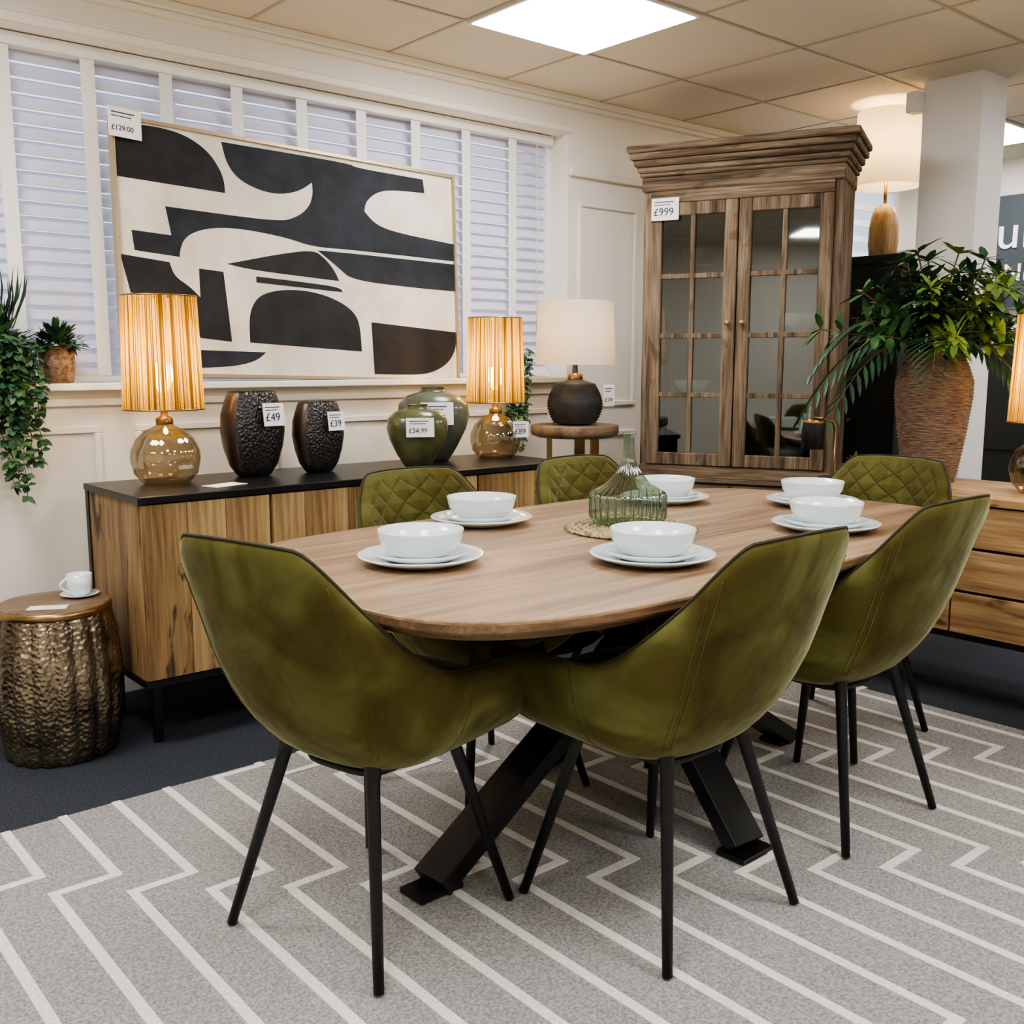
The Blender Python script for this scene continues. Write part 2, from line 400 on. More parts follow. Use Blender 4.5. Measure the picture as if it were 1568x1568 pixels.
# ------------------------------------------------------------------ rug (stepped zigzag lines)
rug=empty('area_rug')
RX0,RX1,RY0,RY1=-.9,3.33,-.9,2.70
bb('rug_base',(RX0,RY0,0.0),(RX1,RY1,.010),M_rug,rug)
seg=[]; w=.0115
def vseg(x,ya,yb):
    ya,yb=min(ya,yb),max(ya,yb)
    ya=max(ya,RY0);yb=min(yb,RY1)
    if yb-ya>.01 and RX0<x<RX1: seg.append(((x-w,ya,.009),(x+w,yb,.0125)))
def hseg(xa,xb,y):
    xa=max(xa,RX0); xb=min(xb,RX1)
    if xb-xa>.01 and RY0<y<RY1: seg.append(((xa-w,y-w,.009),(xb+w,y+w,.0128)))
c,gs,PP=.14,.105,.80
for m in range(-14,28):
    col=.60+c*m
    for n in range(-6,9):
        y=2.40-gs*m-PP*n
        hseg(col-c,col,y)
        vseg(col,y-gs,y-PP)
boxes('rug_lines',seg,M_rugl,rug)

# ------------------------------------------------------------------ dining table
TZ=.0132
tb=empty('dining_table',(1.96,1.775,TZ),math.radians(1.5))
def sup(a,b,n,N=96):
    out=[]
    for i in range(N):
        t=2*pi*i/N; cc,ss=cos(t),sin(t)
        out.append((a*math.copysign(abs(cc)**(2/n),cc),b*math.copysign(abs(ss)**(2/n),ss)))
    return out
def stack(name,layers,m,parent,n=4.3,N=160,smooth=False):
    v=[];f=[]
    for (a,b,z) in layers:
        for p in sup(a,b,n,N): v.append((p[0],p[1],z-TZ))
    for j in range(len(layers)-1):
        for i in range(N): f.append((j*N+i,j*N+(i+1)%N,(j+1)*N+(i+1)%N,(j+1)*N+i))
    f.append(tuple(reversed(range(N)))); f.append(tuple((len(layers)-1)*N+i for i in range(N)))
    return mesh_obj(name,v,f,m,parent,smooth)
A_,B_=1.015,.553
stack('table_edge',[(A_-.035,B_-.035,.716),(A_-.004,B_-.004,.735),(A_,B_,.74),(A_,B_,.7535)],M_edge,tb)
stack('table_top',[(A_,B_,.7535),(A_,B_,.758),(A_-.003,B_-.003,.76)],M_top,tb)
boxes('table_subframe',[((-.45,-.28,.675),(.45,.28,.703))],M_black,tb)
for k,(fx,fy,tx,ty) in enumerate([(-.70,.0,.42,.06),(.70,.0,-.42,-.06),(-.02,-.37,.05,.24),(.02,.37,-.05,-.24)]):
    bar('base_leg_%d'%(k+1),(fx,fy,.018),(tx,ty,.69),.10,.045,M_black,tb)
    box('foot_%d'%(k+1),(fx,fy,.006),(.12,.08,.012),M_black,tb)
lathe('hub',[(.10,.30),(.12,.33),(.12,.42),(.10,.45)],M_black,tb,24,capt=True)

# ------------------------------------------------------------------ chairs
def sm(t): t=max(0,min(1,t)); return t*t*(3-2*t)
def rimH(s):
    s=abs(s)
    if s<.17: return .868-.007*(s/.17)**2
    if s<.60: return .861-.266*(sm((s-.17)/.43)**.72)
    return .595-.010*(s-.60)/.40
def plan(s):
    q=abs(s)
    if q<.6:
        a=q/.6*pi/2; x=.288*sin(a)**.78; y=-.235*cos(a)**.72
    else:
        x=.288+.006*sin((q-.6)/.4*pi); y=(q-.6)/.4*.25
    return math.copysign(x,s),y
KT=[(.376,.40),(.381,.52),(.396,.64),(.420,.75),(.456,.85),(.508,.935),(.58,.99),(.64,1.0),(.95,1.0)]
def kz(z):
    for (a,ka),(b,kb) in zip(KT,KT[1:]):
        if z<=b: return ka+(kb-ka)*max(0,(z-a))/(b-a)
    return 1
ZB=.376
def shp(s,z,inset):
    x,y=plan(s); k=kz(z)*(1-inset)
    ky=k
    if y>0: ky=min(1,k+.10)
    w=1-sm((abs(s)-.3)/.42)
    lean=.125*max(0,(z-.44)/.42)**1.2*w
    flare=1+.06*max(0,(z-.55)/.3)
    return (x*k*flare,(y-.02)*ky+.02-lean,z)
def dining_chair(loc,rz):
    e=empty('dining_chair',loc,rz)
    NS=84; sec=[]
    S=[-1+2*i/NS for i in range(NS+1)]
    zo=[0,.015,.035,.07,.12,.18,.26,.36,.48,.60,.72,.84,.94]
    th=.16
    nO=len(zo)
    for s in S:
        H=rimH(s); r=[]
        for t in zo: r.append(shp(s,ZB+(H-ZB)*t,0))
        r.append(shp(s,H-.006,.02)); r.append(shp(s,H+.004,.05)); r.append(shp(s,H+.002,.10)); r.append(shp(s,H-.012,.145))
        for t in [.88,.75,.6,.45,.3,.15,0]:
            r.append(shp(s,.46+(H-.03-.46)*t,th))
        sec.append(r)
    M=len(sec[0])
    def endcol(r,f,dy):
        n=len(r); out=[]
        mx_=(r[9][0]+r[-4][0])/2
        for i in range(n):
            a=Vector(r[i])
            z=a.z+(.50-a.z)*0.10*f
            out.append((a.x+(mx_-a.x)*f*(.9 if a.z>.45 else .3),a.y+dy,z))
        return out
    sec=[endcol(sec[0],.9,.024),endcol(sec[0],.4,.016)]+sec+[endcol(sec[-1],.4,.016),endcol(sec[-1],.9,.024)]
    S=[-1.04,-1.02]+S+[1.02,1.04]
    v=[p for r in sec for p in r]; f=[]
    for j in range(len(sec)-1):
        for i in range(M-1):
            f.append((j*M+i,(j+1)*M+i,(j+1)*M+i+1,j*M+i+1))
    f.append(tuple(range(M))); f.append(tuple(reversed([(len(sec)-1)*M+i for i in range(M)])))
    ob=mesh_obj('shell',v,f,[M_vel,M_quilt],e,True)
    me=ob.data; ul=me.uv_layers.new(name='UVMap')
    for p in me.polygons:
        if p.index<(len(sec)-1)*(M-1):
            i=p.index%(M-1)
            if i>=nO+3: p.material_index=1
        for li in p.loop_indices:
            vi=me.loops[li].vertex_index; j,i=divmod(vi,M)
            ul.data[li].uv=(S[j]*.45,v[vi][2])
    idx=nO+1
    pts=[Vector(r[idx])+Vector((0,0,.002)) for r in sec[1:-1]]
    tube('rim_piping',pts,.0032,M_pipe,e,6)
    for s in (-.60,.60):
        H=rimH(s); tube('side_seam',[shp(s,ZB+.01+(H-ZB-.015)*t/14,.001) for t in range(15)],.0014,M_pipe,e,5)
    for s in (-.24,-.27,.24,.27):
        H=rimH(s); tube('back_seam',[shp(s,.43+(H-.45)*t/16,.001) for t in range(17)],.0016,M_vel,e,5)
    def seat(name,layers,m):
        vv=[];ff=[];N=64
        for sc_,z,n in layers:
            A=sup(.262*sc_,.262*sc_,n,N); Bk=sup(.262*sc_,.262*sc_,2.1,N)
            for p,q in zip(A,Bk):
                x_,y=p
                if y>0: y=y/sc_*min(1,sc_+.12)
                elif y<0: x_,y=q[0],q[1]*.80
                vv.append((x_,y+.012,z))
        for j in range(len(layers)-1):
            for i in range(N): ff.append((j*N+i,j*N+(i+1)%N,(j+1)*N+(i+1)%N,(j+1)*N+i))
        ff.append(tuple(reversed(range(N)))); ff.append(tuple((len(layers)-1)*N+i for i in range(N)))
        return mesh_obj(name,vv,ff,m,e,True)
    seat('seat',[(.37,.373,2.6),(.45,.382,2.6),(.55,.398,2.8),(.68,.425,3),(.78,.452,3.2),(.86,.48,3.4),(.87,.495,3.4),(.80,.506,3.2),(.6,.511,3),(.3,.513,2.5)],M_vel)
    lathe('seat_plate',[(.10,.359),(.11,.364),(.11,.376)],M_black,e,32,ex=4,capt=True)
    k=1
    for sx in(-1,1):
        for sy in(-1,1):
            tube('leg_%d'%k,[(sx*.118,sy*.118,.408),(sx*.128,sy*.128,.368),(sx*.213,sy*.213,.0015)],.0175,M_black,e,16,r2=.0105); k+=1
    return e
RZ=.0132
dining_chair((1.11,1.765,RZ),math.radians(-76))
dining_chair((1.625,1.40,RZ),math.radians(0))
dining_chair((2.325,1.44,RZ),math.radians(0))
dining_chair((1.72,2.15,RZ),math.radians(180))
dining_chair((2.37,2.12,RZ),math.radians(180))
dining_chair((2.86,1.74,RZ),math.radians(90))

# ------------------------------------------------------------------ tableware
def place(x,y):
    e=empty('place_setting_crockery',(x,y,.760))
    lathe('dinner_plate',[(.085,0),(.09,.002),(.12,.012),(.14,.020),(.1405,.022),(.138,.0235),(.118,.016),(.09,.008),(.0,.007)],M_ceramic,e,64)
    lathe('side_plate',[(.065,.008),(.07,.010),(.092,.018),(.105,.026),(.1055,.028),(.103,.0285),(.09,.021),(.07,.014),(0,.013)],M_ceramic,e,64)
    lathe('bowl',[(.045,.014),(.05,.016),(.075,.028),(.090,.050),(.0955,.074),(.0955,.077),(.0925,.077),(.086,.052),(.07,.031),(.045,.021),(0,.019)],M_ceramic,e,64)
for p in [(1.28,1.81),(1.68,1.485),(2.36,1.48),(2.74,1.77),(1.73,2.155),(2.45,2.12)]: place(*p)
e=empty('woven_placemat',(1.96,1.81,.760))
lathe('mat_disc',[(.16,0),(.168,.003),(.168,.006),(.155,.008),(0,.008)],M_mat,e,64)
for k in range(7):
    r=.035+k*.02
    tube('coil_%d'%k,[(r*cos(a*2*pi/48),r*sin(a*2*pi/48),.008) for a in range(48)],.006,M_mat,e,6,closed=True)
for k in range(36):
    a=k*2*pi/36
    tube('edge_loop',[(.155*cos(a),.155*sin(a),.006),(.176*cos(a+.05),.176*sin(a+.05),.006),(.155*cos(a+.12),.155*sin(a+.12),.006)],.003,M_mat,e,5)
e=empty('glass_decanter',(1.985,1.845,.7745))
lathe('decanter_body',[(.0,.0),(.088,.001),(.096,.006),(.101,.02),(.101,.072),(.097,.082),(.080,.092),(.056,.108),(.036,.132),(.021,.160),(.0145,.19),(.0135,.225),(.017,.238)],M_gglass,e,168,flute=.05,fn=28,capb=False)
for k in range(28):
    a=2*pi*k/28
    tube('glass_rib',[(.099*cos(a),.099*sin(a),.008),(.103*cos(a),.103*sin(a),.022),(.103*cos(a),.103*sin(a),.070),(.098*cos(a),.098*sin(a),.082)],.0022,M_gglass,e,6)
lathe('decanter_rim',[(.0165,.236),(.0185,.239),(.0165,.242)],M_gglass,e,32,capb=False)

# ------------------------------------------------------------------ left sideboard
sb=empty('sideboard')
sx0,sx1,sy0,sy1,zb,zt=1.10,2.87,3.02,3.50,.20,.80
bb('top_slab',(sx0-.004,sy0-.012,zt-.022),(sx1+.004,sy1,zt),M_blacksat,sb,.003)
bb('carcass',(sx0+.03,sy0+.024,zb+.02),(sx1-.03,sy1-.01,zt-.022),M_black,sb)
boxes('frame',[((sx0,sy1-.03,0),(sx0+.022,sy1-.002,zt-.022)),((sx1-.022,sy1-.03,zb),(sx1,sy1-.002,zt-.022)),((sx0,sy0+.002,zb),(sx1,sy1-.002,zb+.02)),((sx1-.022,sy0+.004,zb+.02),(sx1,sy0+.03,zt-.022))],M_black,sb)
bb('side_panel',(sx0+.004,sy0+.012,zb+.022),(sx0+.03,sy1-.032,zt-.024),M_oakB,sb)
nd=4; dw=(sx1-sx0-.03)/nd; mats=[M_oakA,M_oakB,M_oakC]
order=[1,2,0,2,0,1,0,1,2,1,0,2]
kk=0
for d in range(nd):
    x0=sx0+.008+d*dw
    fr_=[.34,.30,.36] if d%2==0 else [.28,.40,.32]
    acc=0
    for b in range(3):
        bw=(dw-.010)*fr_[b]
        bb('door_%d_board'%(d+1),(x0+acc+.0008,sy0,zb+.024),(x0+acc+bw-.0008,sy0+.022,zt-.028),mats[order[kk]],sb,.001)
        acc+=bw; kk+=1
lg=[]
for x in (sx0+.04,sx1-.07):
    lg+=[((x,sy0+.06,0),(x+.025,sy0+.085,zb)),((x,sy1-.09,0),(x+.025,sy1-.065,zb)),((x,sy0+.085,zb-.03),(x+.025,sy1-.09,zb))]
lg+=[((1.93,sy0+.06,0),(1.955,sy0+.085,zb))]
boxes('legs',lg,M_black,sb)
c_=empty('price_card',(1.43,3.13,.801)); box('card',(0,0,0.0008),(.13,.075,.0015),M_card,c_,rot=(0,0,.3))

# ------------------------------------------------------------------ lamps
def string_lamp(x,y,z,s=1,power=9,tag=False):
    e=empty('table_lamp',(x,y,z),0,s)
    lathe('glass_base',[(.055,.0),(.075,.003),(.102,.035),(.112,.08),(.110,.11),(.092,.15),(.06,.178),(.03,.192),(.024,.205)],M_amber,e,84,flute=.05,fn=7)
    lathe('collar',[(.026,.195),(.028,.2),(.028,.215),(.02,.222),(.012,.225),(.009,.26),(.016,.262),(.016,.30),(.012,.302)],M_gold,e,24,capt=True)
    lathe('shade',[(.128,.245),(.130,.25),(.120,.612),(.118,.616)],M_straw,e,96,capb=False,uv=True)
    for zz,rr in ((.247,.129),(.614,.119)):
        tube('shade_ring',[(rr*cos(a*2*pi/48),rr*sin(a*2*pi/48),zz) for a in range(48)],.0028,M_gold,e,6,closed=True)
    tube('spider',[(-.128,0,.262),(0,0,.262),(.128,0,.262)],.002,M_gold,e,6)
    lathe('bulb',[(.010,.30),(.022,.32),(.034,.35),(.036,.37),(.028,.395),(.0,.405)],M_bulb,e,24)
    ld=bpy.data.lights.new('bulb_light','POINT'); ld.energy=power; ld.color=(1,.74,.36); ld.shadow_soft_size=.03
    lo=bpy.data.objects.new('bulb_light',ld); COL.objects.link(lo); lo.parent=e; lo.location=(0,0,.45)
    if tag: price_tag(e,(.05,-.115,.13),-.5,"£89",.07,.07)
    return e
string_lamp(1.31,3.31,.80,1,6.5)
string_lamp(2.735,3.31,.80,.95,6.5,True)
string_lamp(3.66,1.45,.75,1.0,6.5)
def small_table():
    e=empty('side_table',(3.22,3.33,0))
    lathe('table_top',[(.17,.865),(.195,.875),(.2,.885),(.2,.915),(.195,.92),(0,.92)],M_stooltop,e,48)
    for k in range(3):
        a=k*2*pi/3+.6
        box('leg_%d'%(k+1),(.12*cos(a),.12*sin(a),.4345),(.05,.012,.869),M_gold,e,.002,rot=(0,0,a+pi/2))
    lathe('lower_ring',[(.14,.02),(.16,.02),(.16,.035),(.14,.035)],M_gold,e,48)
small_table()
e=empty('table_lamp',(3.22,3.33,.92))
pr=[(.05,0),(.085,.006)]
for i in range(15):
    t=i/14; r=.085+.04*sin(pi*(t*.85+.1)); z=.01+t*.17
    pr+=[(r+.003,z),(r-.002,z+.006)]
pr+=[(.05,.198),(.03,.205),(.03,.225),(.014,.23),(.012,.27)]
lathe('ribbed_base',pr,mat('charcoal_ribbed',(36,36,38),.6,c2=(56,54,54),nscale=30),e,48)
lathe('neck',[(.032,.2),(.034,.205),(.034,.225),(.02,.232),(.01,.235),(.01,.30)],M_gold,e,24,capt=True)
lathe('shade',[(.182,.27),(.182,.275),(.168,.545),(.168,.55)],M_linen,e,64,capb=False,uv=True)
ld=bpy.data.lights.new('bulb_light','POINT'); ld.energy=1.6; ld.color=(1,.76,.5); ld.shadow_soft_size=.04
lo=bpy.data.objects.new('bulb_light',ld); COL.objects.link(lo); lo.parent=e; lo.location=(0,0,.42)
price_tag(e,(.17,-.05,.13),-.6,"£79",.05,.10)

e=empty('tall_dark_cabinet',(4.86,2.85,0),math.radians(-90))
box('body',(0,0,.85),(.56,.4,1.66),M_darkcab,e,.004)
box('top',(0,0,1.70),(.60,.43,.04),M_darkcab,e,.004); box('plinth',(0,0,.01),(.54,.38,.02),M_black,e)
boxes('door_gap',[((-.003,-.205,.08),(.003,-.199,1.62))],M_black,e); 
lathe('knob',[(.012,0),(.012,.02)],M_gold,e,12,loc=(.04,-.21,.9),capt=True)
e=empty('table_lamp',(4.76,2.735,1.72))
lathe('turned_base',[(.06,0),(.066,.01),(.072,.06),(.070,.14),(.06,.2),(.045,.235),(.02,.25),(.014,.255)],M_pale,e,40,capt=True)
lathe('stem',[(.008,.25),(.008,.36)],M_gold,e,12,capt=True)
lathe('shade',[(.165,.335),(.165,.34),(.145,.685),(.145,.69)],M_linen,e,120,capb=False,uv=True,flute=.03,fn=60)
ld=bpy.data.lights.new('bulb_light','POINT'); ld.energy=6.5; ld.color=(1,.72,.38); ld.shadow_soft_size=.04
lo=bpy.data.objects.new('bulb_light',ld); COL.objects.link(lo); lo.parent=e; lo.location=(0,0,.52)

# ------------------------------------------------------------------ vases
def vmetal(x,y,s,rz,p):
    e=empty('hammered_metal_vase',(x,y,.80),rz,s)
    n=72
    pf=[(.05,0),(.062,.004),(.088,.04),(.108,.10),(.118,.16),(.114,.22),(.098,.27),(.088,.295),(.084,.30),(.078,.295),(.085,.25),(.1,.16)]
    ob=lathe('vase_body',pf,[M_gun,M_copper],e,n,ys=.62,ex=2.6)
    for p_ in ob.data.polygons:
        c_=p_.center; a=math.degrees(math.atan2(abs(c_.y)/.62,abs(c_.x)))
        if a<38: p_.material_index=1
    price_tag(e,(.03,-.088,.22),0,p,.085,.08,-.12)
vmetal(1.635,3.33,1.0,.12,"£49")
vmetal(1.88,3.30,.86,.12,"£39")
def vgreen(x,y,s,m,p,nz):
    e=empty('green_ceramic_vase',(x,y,.80),-.5,s)
    lathe('vase_body',[(.045,0),(.052,.003),(.082,.05),(.112,.11),(.124,.155),(.118,.195),(.092,.222),(.055,.234),(.042,.238),(.040,.248),(.046,.252),(.036,.25),(.03,.22)],m,e,64,ys=.72)
    price_tag(e,(.0,-.095,.165),0,p,.11,.075,-.1)
vgreen(2.255,3.20,.96,M_greenv,"£34.99",0)
vgreen(2.455,3.37,1.20,M_greenv2,"£49.99",0)

# ------------------------------------------------------------------ painting
PW,PH=1.49,.90
e=empty('abstract_painting',(2.04,3.635,SZ+.004)); e.rotation_euler=(math.radians(-4),math.radians(1.5),0)
box('canvas',(0,.0,PH/2),(PW-.02,.02,PH-.02),M_canvas,e)
boxes('frame',[((-PW/2,-.02,0),(PW/2,.015,.012)),((-PW/2,-.02,PH-.012),(PW/2,.015,PH)),((-PW/2,-.02,.012),(-PW/2+.012,.015,PH-.012)),((PW/2-.012,-.02,.012),(PW/2,.015,PH-.012))],M_frame,e)
def chaikin(P,it=3):
    for _ in range(it):
        Q=[];n=len(P)
        for i in range(n):
            a=Vector(P[i-1]);b=Vector(P[i]);c=Vector(P[(i+1)%n])
            u=(b-a);w_=(c-b)
            ang=u.angle(w_) if u.length>1e-6 and w_.length>1e-6 else 0
            if ang>math.radians(58) : Q.append(tuple(b))
            else:
                Q.append(tuple(b+(a-b)*.25)); Q.append(tuple(b+(c-b)*.25))
        P=Q
    return P
def patch(name,uv,m,k):
    P=chaikin([(u*(PW-.024)-(PW-.024)/2,(1-v)*(PH-.024)+.012) for u,v in uv])
    mesh_obj(name,[(x,-.0105-.0004*k,z) for x,z in P],[tuple(range(len(P)))],m,e)
patch('shape_a',[(0,.03),(.05,.01),(.116,.005),(.18,.02),(.235,.07),(.265,.14),(.274,.19),(.274,.232),(0,.225)],M_paint,1)
patch('shape_b',[(.27,.02),(.65,.015),(.66,.03),(.895,.03),(.9,.095),(.78,.105),(.73,.13),(.695,.18),(.69,.225),(.726,.28),(.80,.305),(1,.325),(1,.41),(.64,.41),(.522,.417),(.445,.39),(.334,.375),(.26,.378),(.2,.40),(.16,.44),(.147,.50),(.147,.52),(.035,.51),(.03,.43),(.128,.435),(.116,.32),(.425,.325),(.48,.29),(.515,.24),(.528,.18),(.526,.13),(.49,.175),(.43,.205),(.37,.20),(.31,.165),(.28,.10)],M_navy,1)
patch('shape_c',[(.27,.53),(.34,.50),(.42,.465),(.522,.43),(.555,.46),(.585,.51),(.60,.56),(.5,.555),(.334,.545)],M_paint,1)
patch('shape_d',[(.535,.43),(.64,.427),(1,.425),(1,.56),(.85,.56),(.64,.55),(.60,.50)],M_navy,1)
patch('shape_e',[(0,.53),(.12,.545),(.13,.6),(.17,.64),(.195,.68),(.195,.56),(.26,.565),(.275,.86),(.19,.85),(.15,.72),(.02,.68)],M_paint,1)
patch('shape_f',[(.325,.86),(.325,.76),(.335,.70),(.36,.65),(.42,.62),(.5,.615),(.58,.64),(.64,.69),(.662,.75),(.665,.88)],M_paint,1)
patch('shape_g',[(.19,.90),(.37,.90),(.34,.94),(.28,.965),(.19,.975)],M_navy,1)
patch('shape_h',[(.70,.74),(1,.765),(1,.85),(.97,.92),(.92,.965),(.86,.985),(.705,.985)],M_brownp,1)
patch('shape_i',[(.35,.572),(.60,.585),(.61,.61),(.35,.598)],M_paint,2)
price_tag(e,(-.70,-.03,PH-.03),.1,"£129.00",.12,.10)

# ------------------------------------------------------------------ glazed cabinet
cab=empty('glazed_display_cabinet',(3.838,2.915,0),math.radians(-65.7))
W2=.448; D=.38
boxes('carcass_sides',[((-W2,0,.05),(-W2+.035,D,2.0)),((W2-.035,0,.05),(W2,D,2.0))],M_old,cab,.003)
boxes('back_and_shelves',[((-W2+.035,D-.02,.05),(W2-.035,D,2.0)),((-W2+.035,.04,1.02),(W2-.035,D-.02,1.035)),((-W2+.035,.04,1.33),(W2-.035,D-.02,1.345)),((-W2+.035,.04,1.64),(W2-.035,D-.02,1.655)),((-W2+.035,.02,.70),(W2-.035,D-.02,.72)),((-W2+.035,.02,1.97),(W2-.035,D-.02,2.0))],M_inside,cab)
cor=[]
for z0,z1,o in [(1.985,2.05,.008),(2.05,2.068,.018),(2.068,2.095,.026),(2.095,2.125,.040),(2.125,2.155,.056),(2.155,2.185,.068)]:
    cor.append(((-W2-o,-o-.01,z0),(W2+o,D+.0,z1)))
boxes('cornice',cor,M_oldH,cab,.006)
boxes('rails',[((-W2+.035,-.01,1.93),(W2-.035,.02,1.985)),((-W2,-.012,.66),(W2,.02,.715)),((-W2-.015,-.03,.64),(W2+.015,D,.66)),((-W2-.02,-.02,0),(W2+.02,D,.09))],M_oldH,cab,.003)
for sgn in(-1,1):
    x0,x1=(-W2+.035,-.003) if sgn<0 else (.003,W2-.035)
    z0,z1=.718,1.928; st=.058
    boxes('glazed_door_%s'%('left' if sgn<0 else 'right'),[((x0,-.02,z0),(x0+st,.005,z1)),((x1-st,-.02,z0),(x1,.005,z1)),((x0+st,-.018,z0),(x1-st,.004,z0+st)),((x0+st,-.018,z1-st),(x1-st,.004,z1))],M_old,cab,.004)
    gx0,gx1,gz0,gz1=x0+st,x1-st,z0+st,z1-st
    mun=[(((gx0+gx1)/2-.011,-.016,gz0),((gx0+gx1)/2+.011,.0,gz1))]
    for k in(1,2,3):
        z=gz0+(gz1-gz0)*k/4; mun.append(((gx0,-.0155,z-.011),(gx1,-.0005,z+.011)))
    boxes('muntins',mun,M_old,cab,.002)
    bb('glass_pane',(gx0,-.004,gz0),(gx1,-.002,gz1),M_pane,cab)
    o=lathe('door_knob',[(.006,0),(.008,.012),(.013,.02),(.010,.028),(0,.03)],M_frame,cab,16); o.location=(sgn*.033,-.02,1.38); o.rotation_euler=(pi/2,0,0)
boxes('drawers',[((-W2+.045,-.02,.46),(-.01,.0,.63)),((.01,-.02,.46),(W2-.045,.0,.63)),((-W2+.045,-.02,.11),(-.01,.0,.44)),((.01,-.02,.11),(W2-.045,.0,.44)),((-W2+.035,0,.09),(W2-.035,.02,.64))],M_oldH,cab,.004)
price_tag(cab,(-W2+.11,-.03,1.90),0,"£999",.13,.10)
for (x,z,s) in [(-.25,1.035,1),(.25,1.345,.9),(-.22,1.655,.8),(.22,.72,1)]:
    lathe('displayed_bowl',[(.03,0),(.07,.03),(.10,.08),(.098,.08),(.06,.03),(0,.02)],M_ceramic if s>.85 else M_greenv2,cab,32,loc=(x,.2,z))

# ------------------------------------------------------------------ right sideboard
rs=empty('oak_drawer_sideboard')
rx0,rx1,ry0,ry1=3.40,3.92,.45,2.25
bb('top_slab',(rx0-.01,ry0-.01,.722),(rx1,ry1+.01,.75),M_oakH,rs,.004)
bb('carcass',(rx0+.025,ry0,.26),(rx1,ry1,.722),M_black,rs)
bb('left_end_panel',(rx0+.01,ry1-.03,.26),(rx1,ry1+.002,.722),M_oakH,rs)
fr=[]
nd=3; dy=(ry1-ry0-.03)/nd
for d in range(nd):
    for (z0,z1) in ((.27,.412),(.422,.564),(.574,.716)):
        fr.append(((rx0,ry0+d*dy+.004,z0),(rx0+.024,ry0+(d+1)*dy-.004,z1)))
boxes('drawer_fronts',fr,M_oakH,rs,.002)
boxes('legs',[((rx0+.05,ry1-.15,0),(rx0+.08,ry1-.12,.26)),((rx0+.05,ry0+.12,0),(rx0+.08,ry0+.15,.26)),((rx1-.08,ry1-.15,0),(rx1-.05,ry1-.12,.26)),((rx1-.08,ry0+.12,0),(rx1-.05,ry0+.15,.26)),((rx0+.05,ry0+.15,.235),(rx0+.08,ry1-.15,.26))],M_black,rs)
e=empty('desk_lamp',(3.50,2.17,.75))
lathe('lamp_foot',[(.06,0),(.062,.006),(.058,.01),(0,.012)],M_black,e,32)
tube('lamp_stem',[(0,0,.01),(0,0,.20),(-.01,.005,.225),(-.04,.025,.235),(-.06,.04,.235)],.006,M_gold,e,10)
lathe('lamp_head',[(.044,0),(.046,.004),(.046,.11),(.044,.116),(0,.118)],M_blacksat,e,32,loc=(-.07,.05,.12),capb=False)
lathe('lamp_cap',[(.047,.10),(.048,.112),(.03,.122),(0,.124)],M_gold,e,32,loc=(-.07,.05,.12),capb=False)

# ------------------------------------------------------------------ garden stool + cup
e=empty('metal_drum_stool',(.90,3.22,0))
lathe('drum',[(.150,.0),(.158,.006),(.162,.03),(.178,.12),(.184,.23),(.178,.34),(.164,.425),(.160,.45)],M_bronze,e,144,flute=.06,fn=18)
lathe('drum_rim',[(.160,.445),(.167,.45),(.167,.465),(.160,.47)],M_gold,e,64,capb=False)
lathe('stool_top',[(.160,.455),(.160,.472),(.156,.475),(0,.475)],M_stooltop,e,64)
e=empty('coffee_cup',(.985,3.24,.475))
lathe('saucer',[(.03,0),(.035,.002),(.058,.010),(.057,.012),(.03,.005),(0,.005)],M_ceramic,e,40)
lathe('cup',[(.022,.005),(.030,.008),(.036,.03),(.038,.072),(.036,.072),(.033,.03),(0,.012)],M_ceramic,e,40)
tube('handle',[(-.034-.024*sin(t*pi/8),-.0,.018+.045*t/8) for t in range(9)],.004,M_ceramic,e,8)
e=empty('price_card',(.86,3.14,.476)); box('card',(0,0,0.0008),(.11,.05,.0015),M_card,e,rot=(0,0,-.5))

# ------------------------------------------------------------------ foliage
def leafmesh(name,leaves,m,parent):
    v=[];f=[]
    for p,d,up,Ln,Wd in leaves:
        p=Vector(p);d=Vector(d).normalized(); up=Vector(up)
        s=d.cross(up)
        if s.length<1e-3: s=d.cross(Vector((1,0,0)))
        s.normalize(); n=s.cross(d).normalized()
        k=len(v)
        v+= [tuple(p),tuple(p+d*Ln*.35+s*Wd*.5+n*Wd*.12),tuple(p+d*Ln*.75+s*Wd*.36-n*Ln*.02),tuple(p+d*Ln-n*Ln*.10),
             tuple(p+d*Ln*.75-s*Wd*.36-n*Ln*.02),tuple(p+d*Ln*.35-s*Wd*.5+n*Wd*.12),tuple(p+d*Ln*.4),tuple(p+d*Ln*.75-n*Ln*.04)]
        f+=[(k,k+1,k+6),(k,k+6,k+5),(k+1,k+2,k+7,k+6),(k+6,k+7,k+4,k+5),(k+2,k+3,k+7),(k+7,k+3,k+4)]
    return mesh_obj(name,v,f,m,parent,True)
R=random.uniform
def rdir(): 
    return Vector((R(-1,1),R(-1,1),R(-.4,1))).normalized()
def trailing(e,cx,cy,cz,n,Lmin,Lmax,out=(0,-1),spread=.08,mats=(M_leaf,M_leaf2),ls=.028):
    lv={0:[],1:[]}
    for k in range(n):
        p=Vector((cx+R(-spread,spread),cy+R(-.03,.03),cz))
        q=p+Vector((R(-.05,.05),-.09+R(-.02,.01),.02+R(0,.03)))
        L_=R(Lmin,Lmax); pts=[p,(p+q)/2+Vector((0,0,.03)),q]
        m_=int(L_/.035)
        c=q.copy()
        for t in range(m_):
            c=c+Vector((R(-.010,.010),R(-.006,.006),-.035)); pts.append(c.copy())
        tube('vine',pts,.0015,M_stem,e,4)
        for pt in pts[1:]:
            for _ in range(4):
                d=Vector((R(-1,1),R(-1,.3),R(-1,.3))); lv[random.randint(0,1)].append((pt,d,(R(-.3,.3),-.6,1),R(.7,1.2)*ls,R(.5,.8)*ls))
    for k in(0,1): leafmesh('leaves_%d'%k,lv[k],mats[k],e)
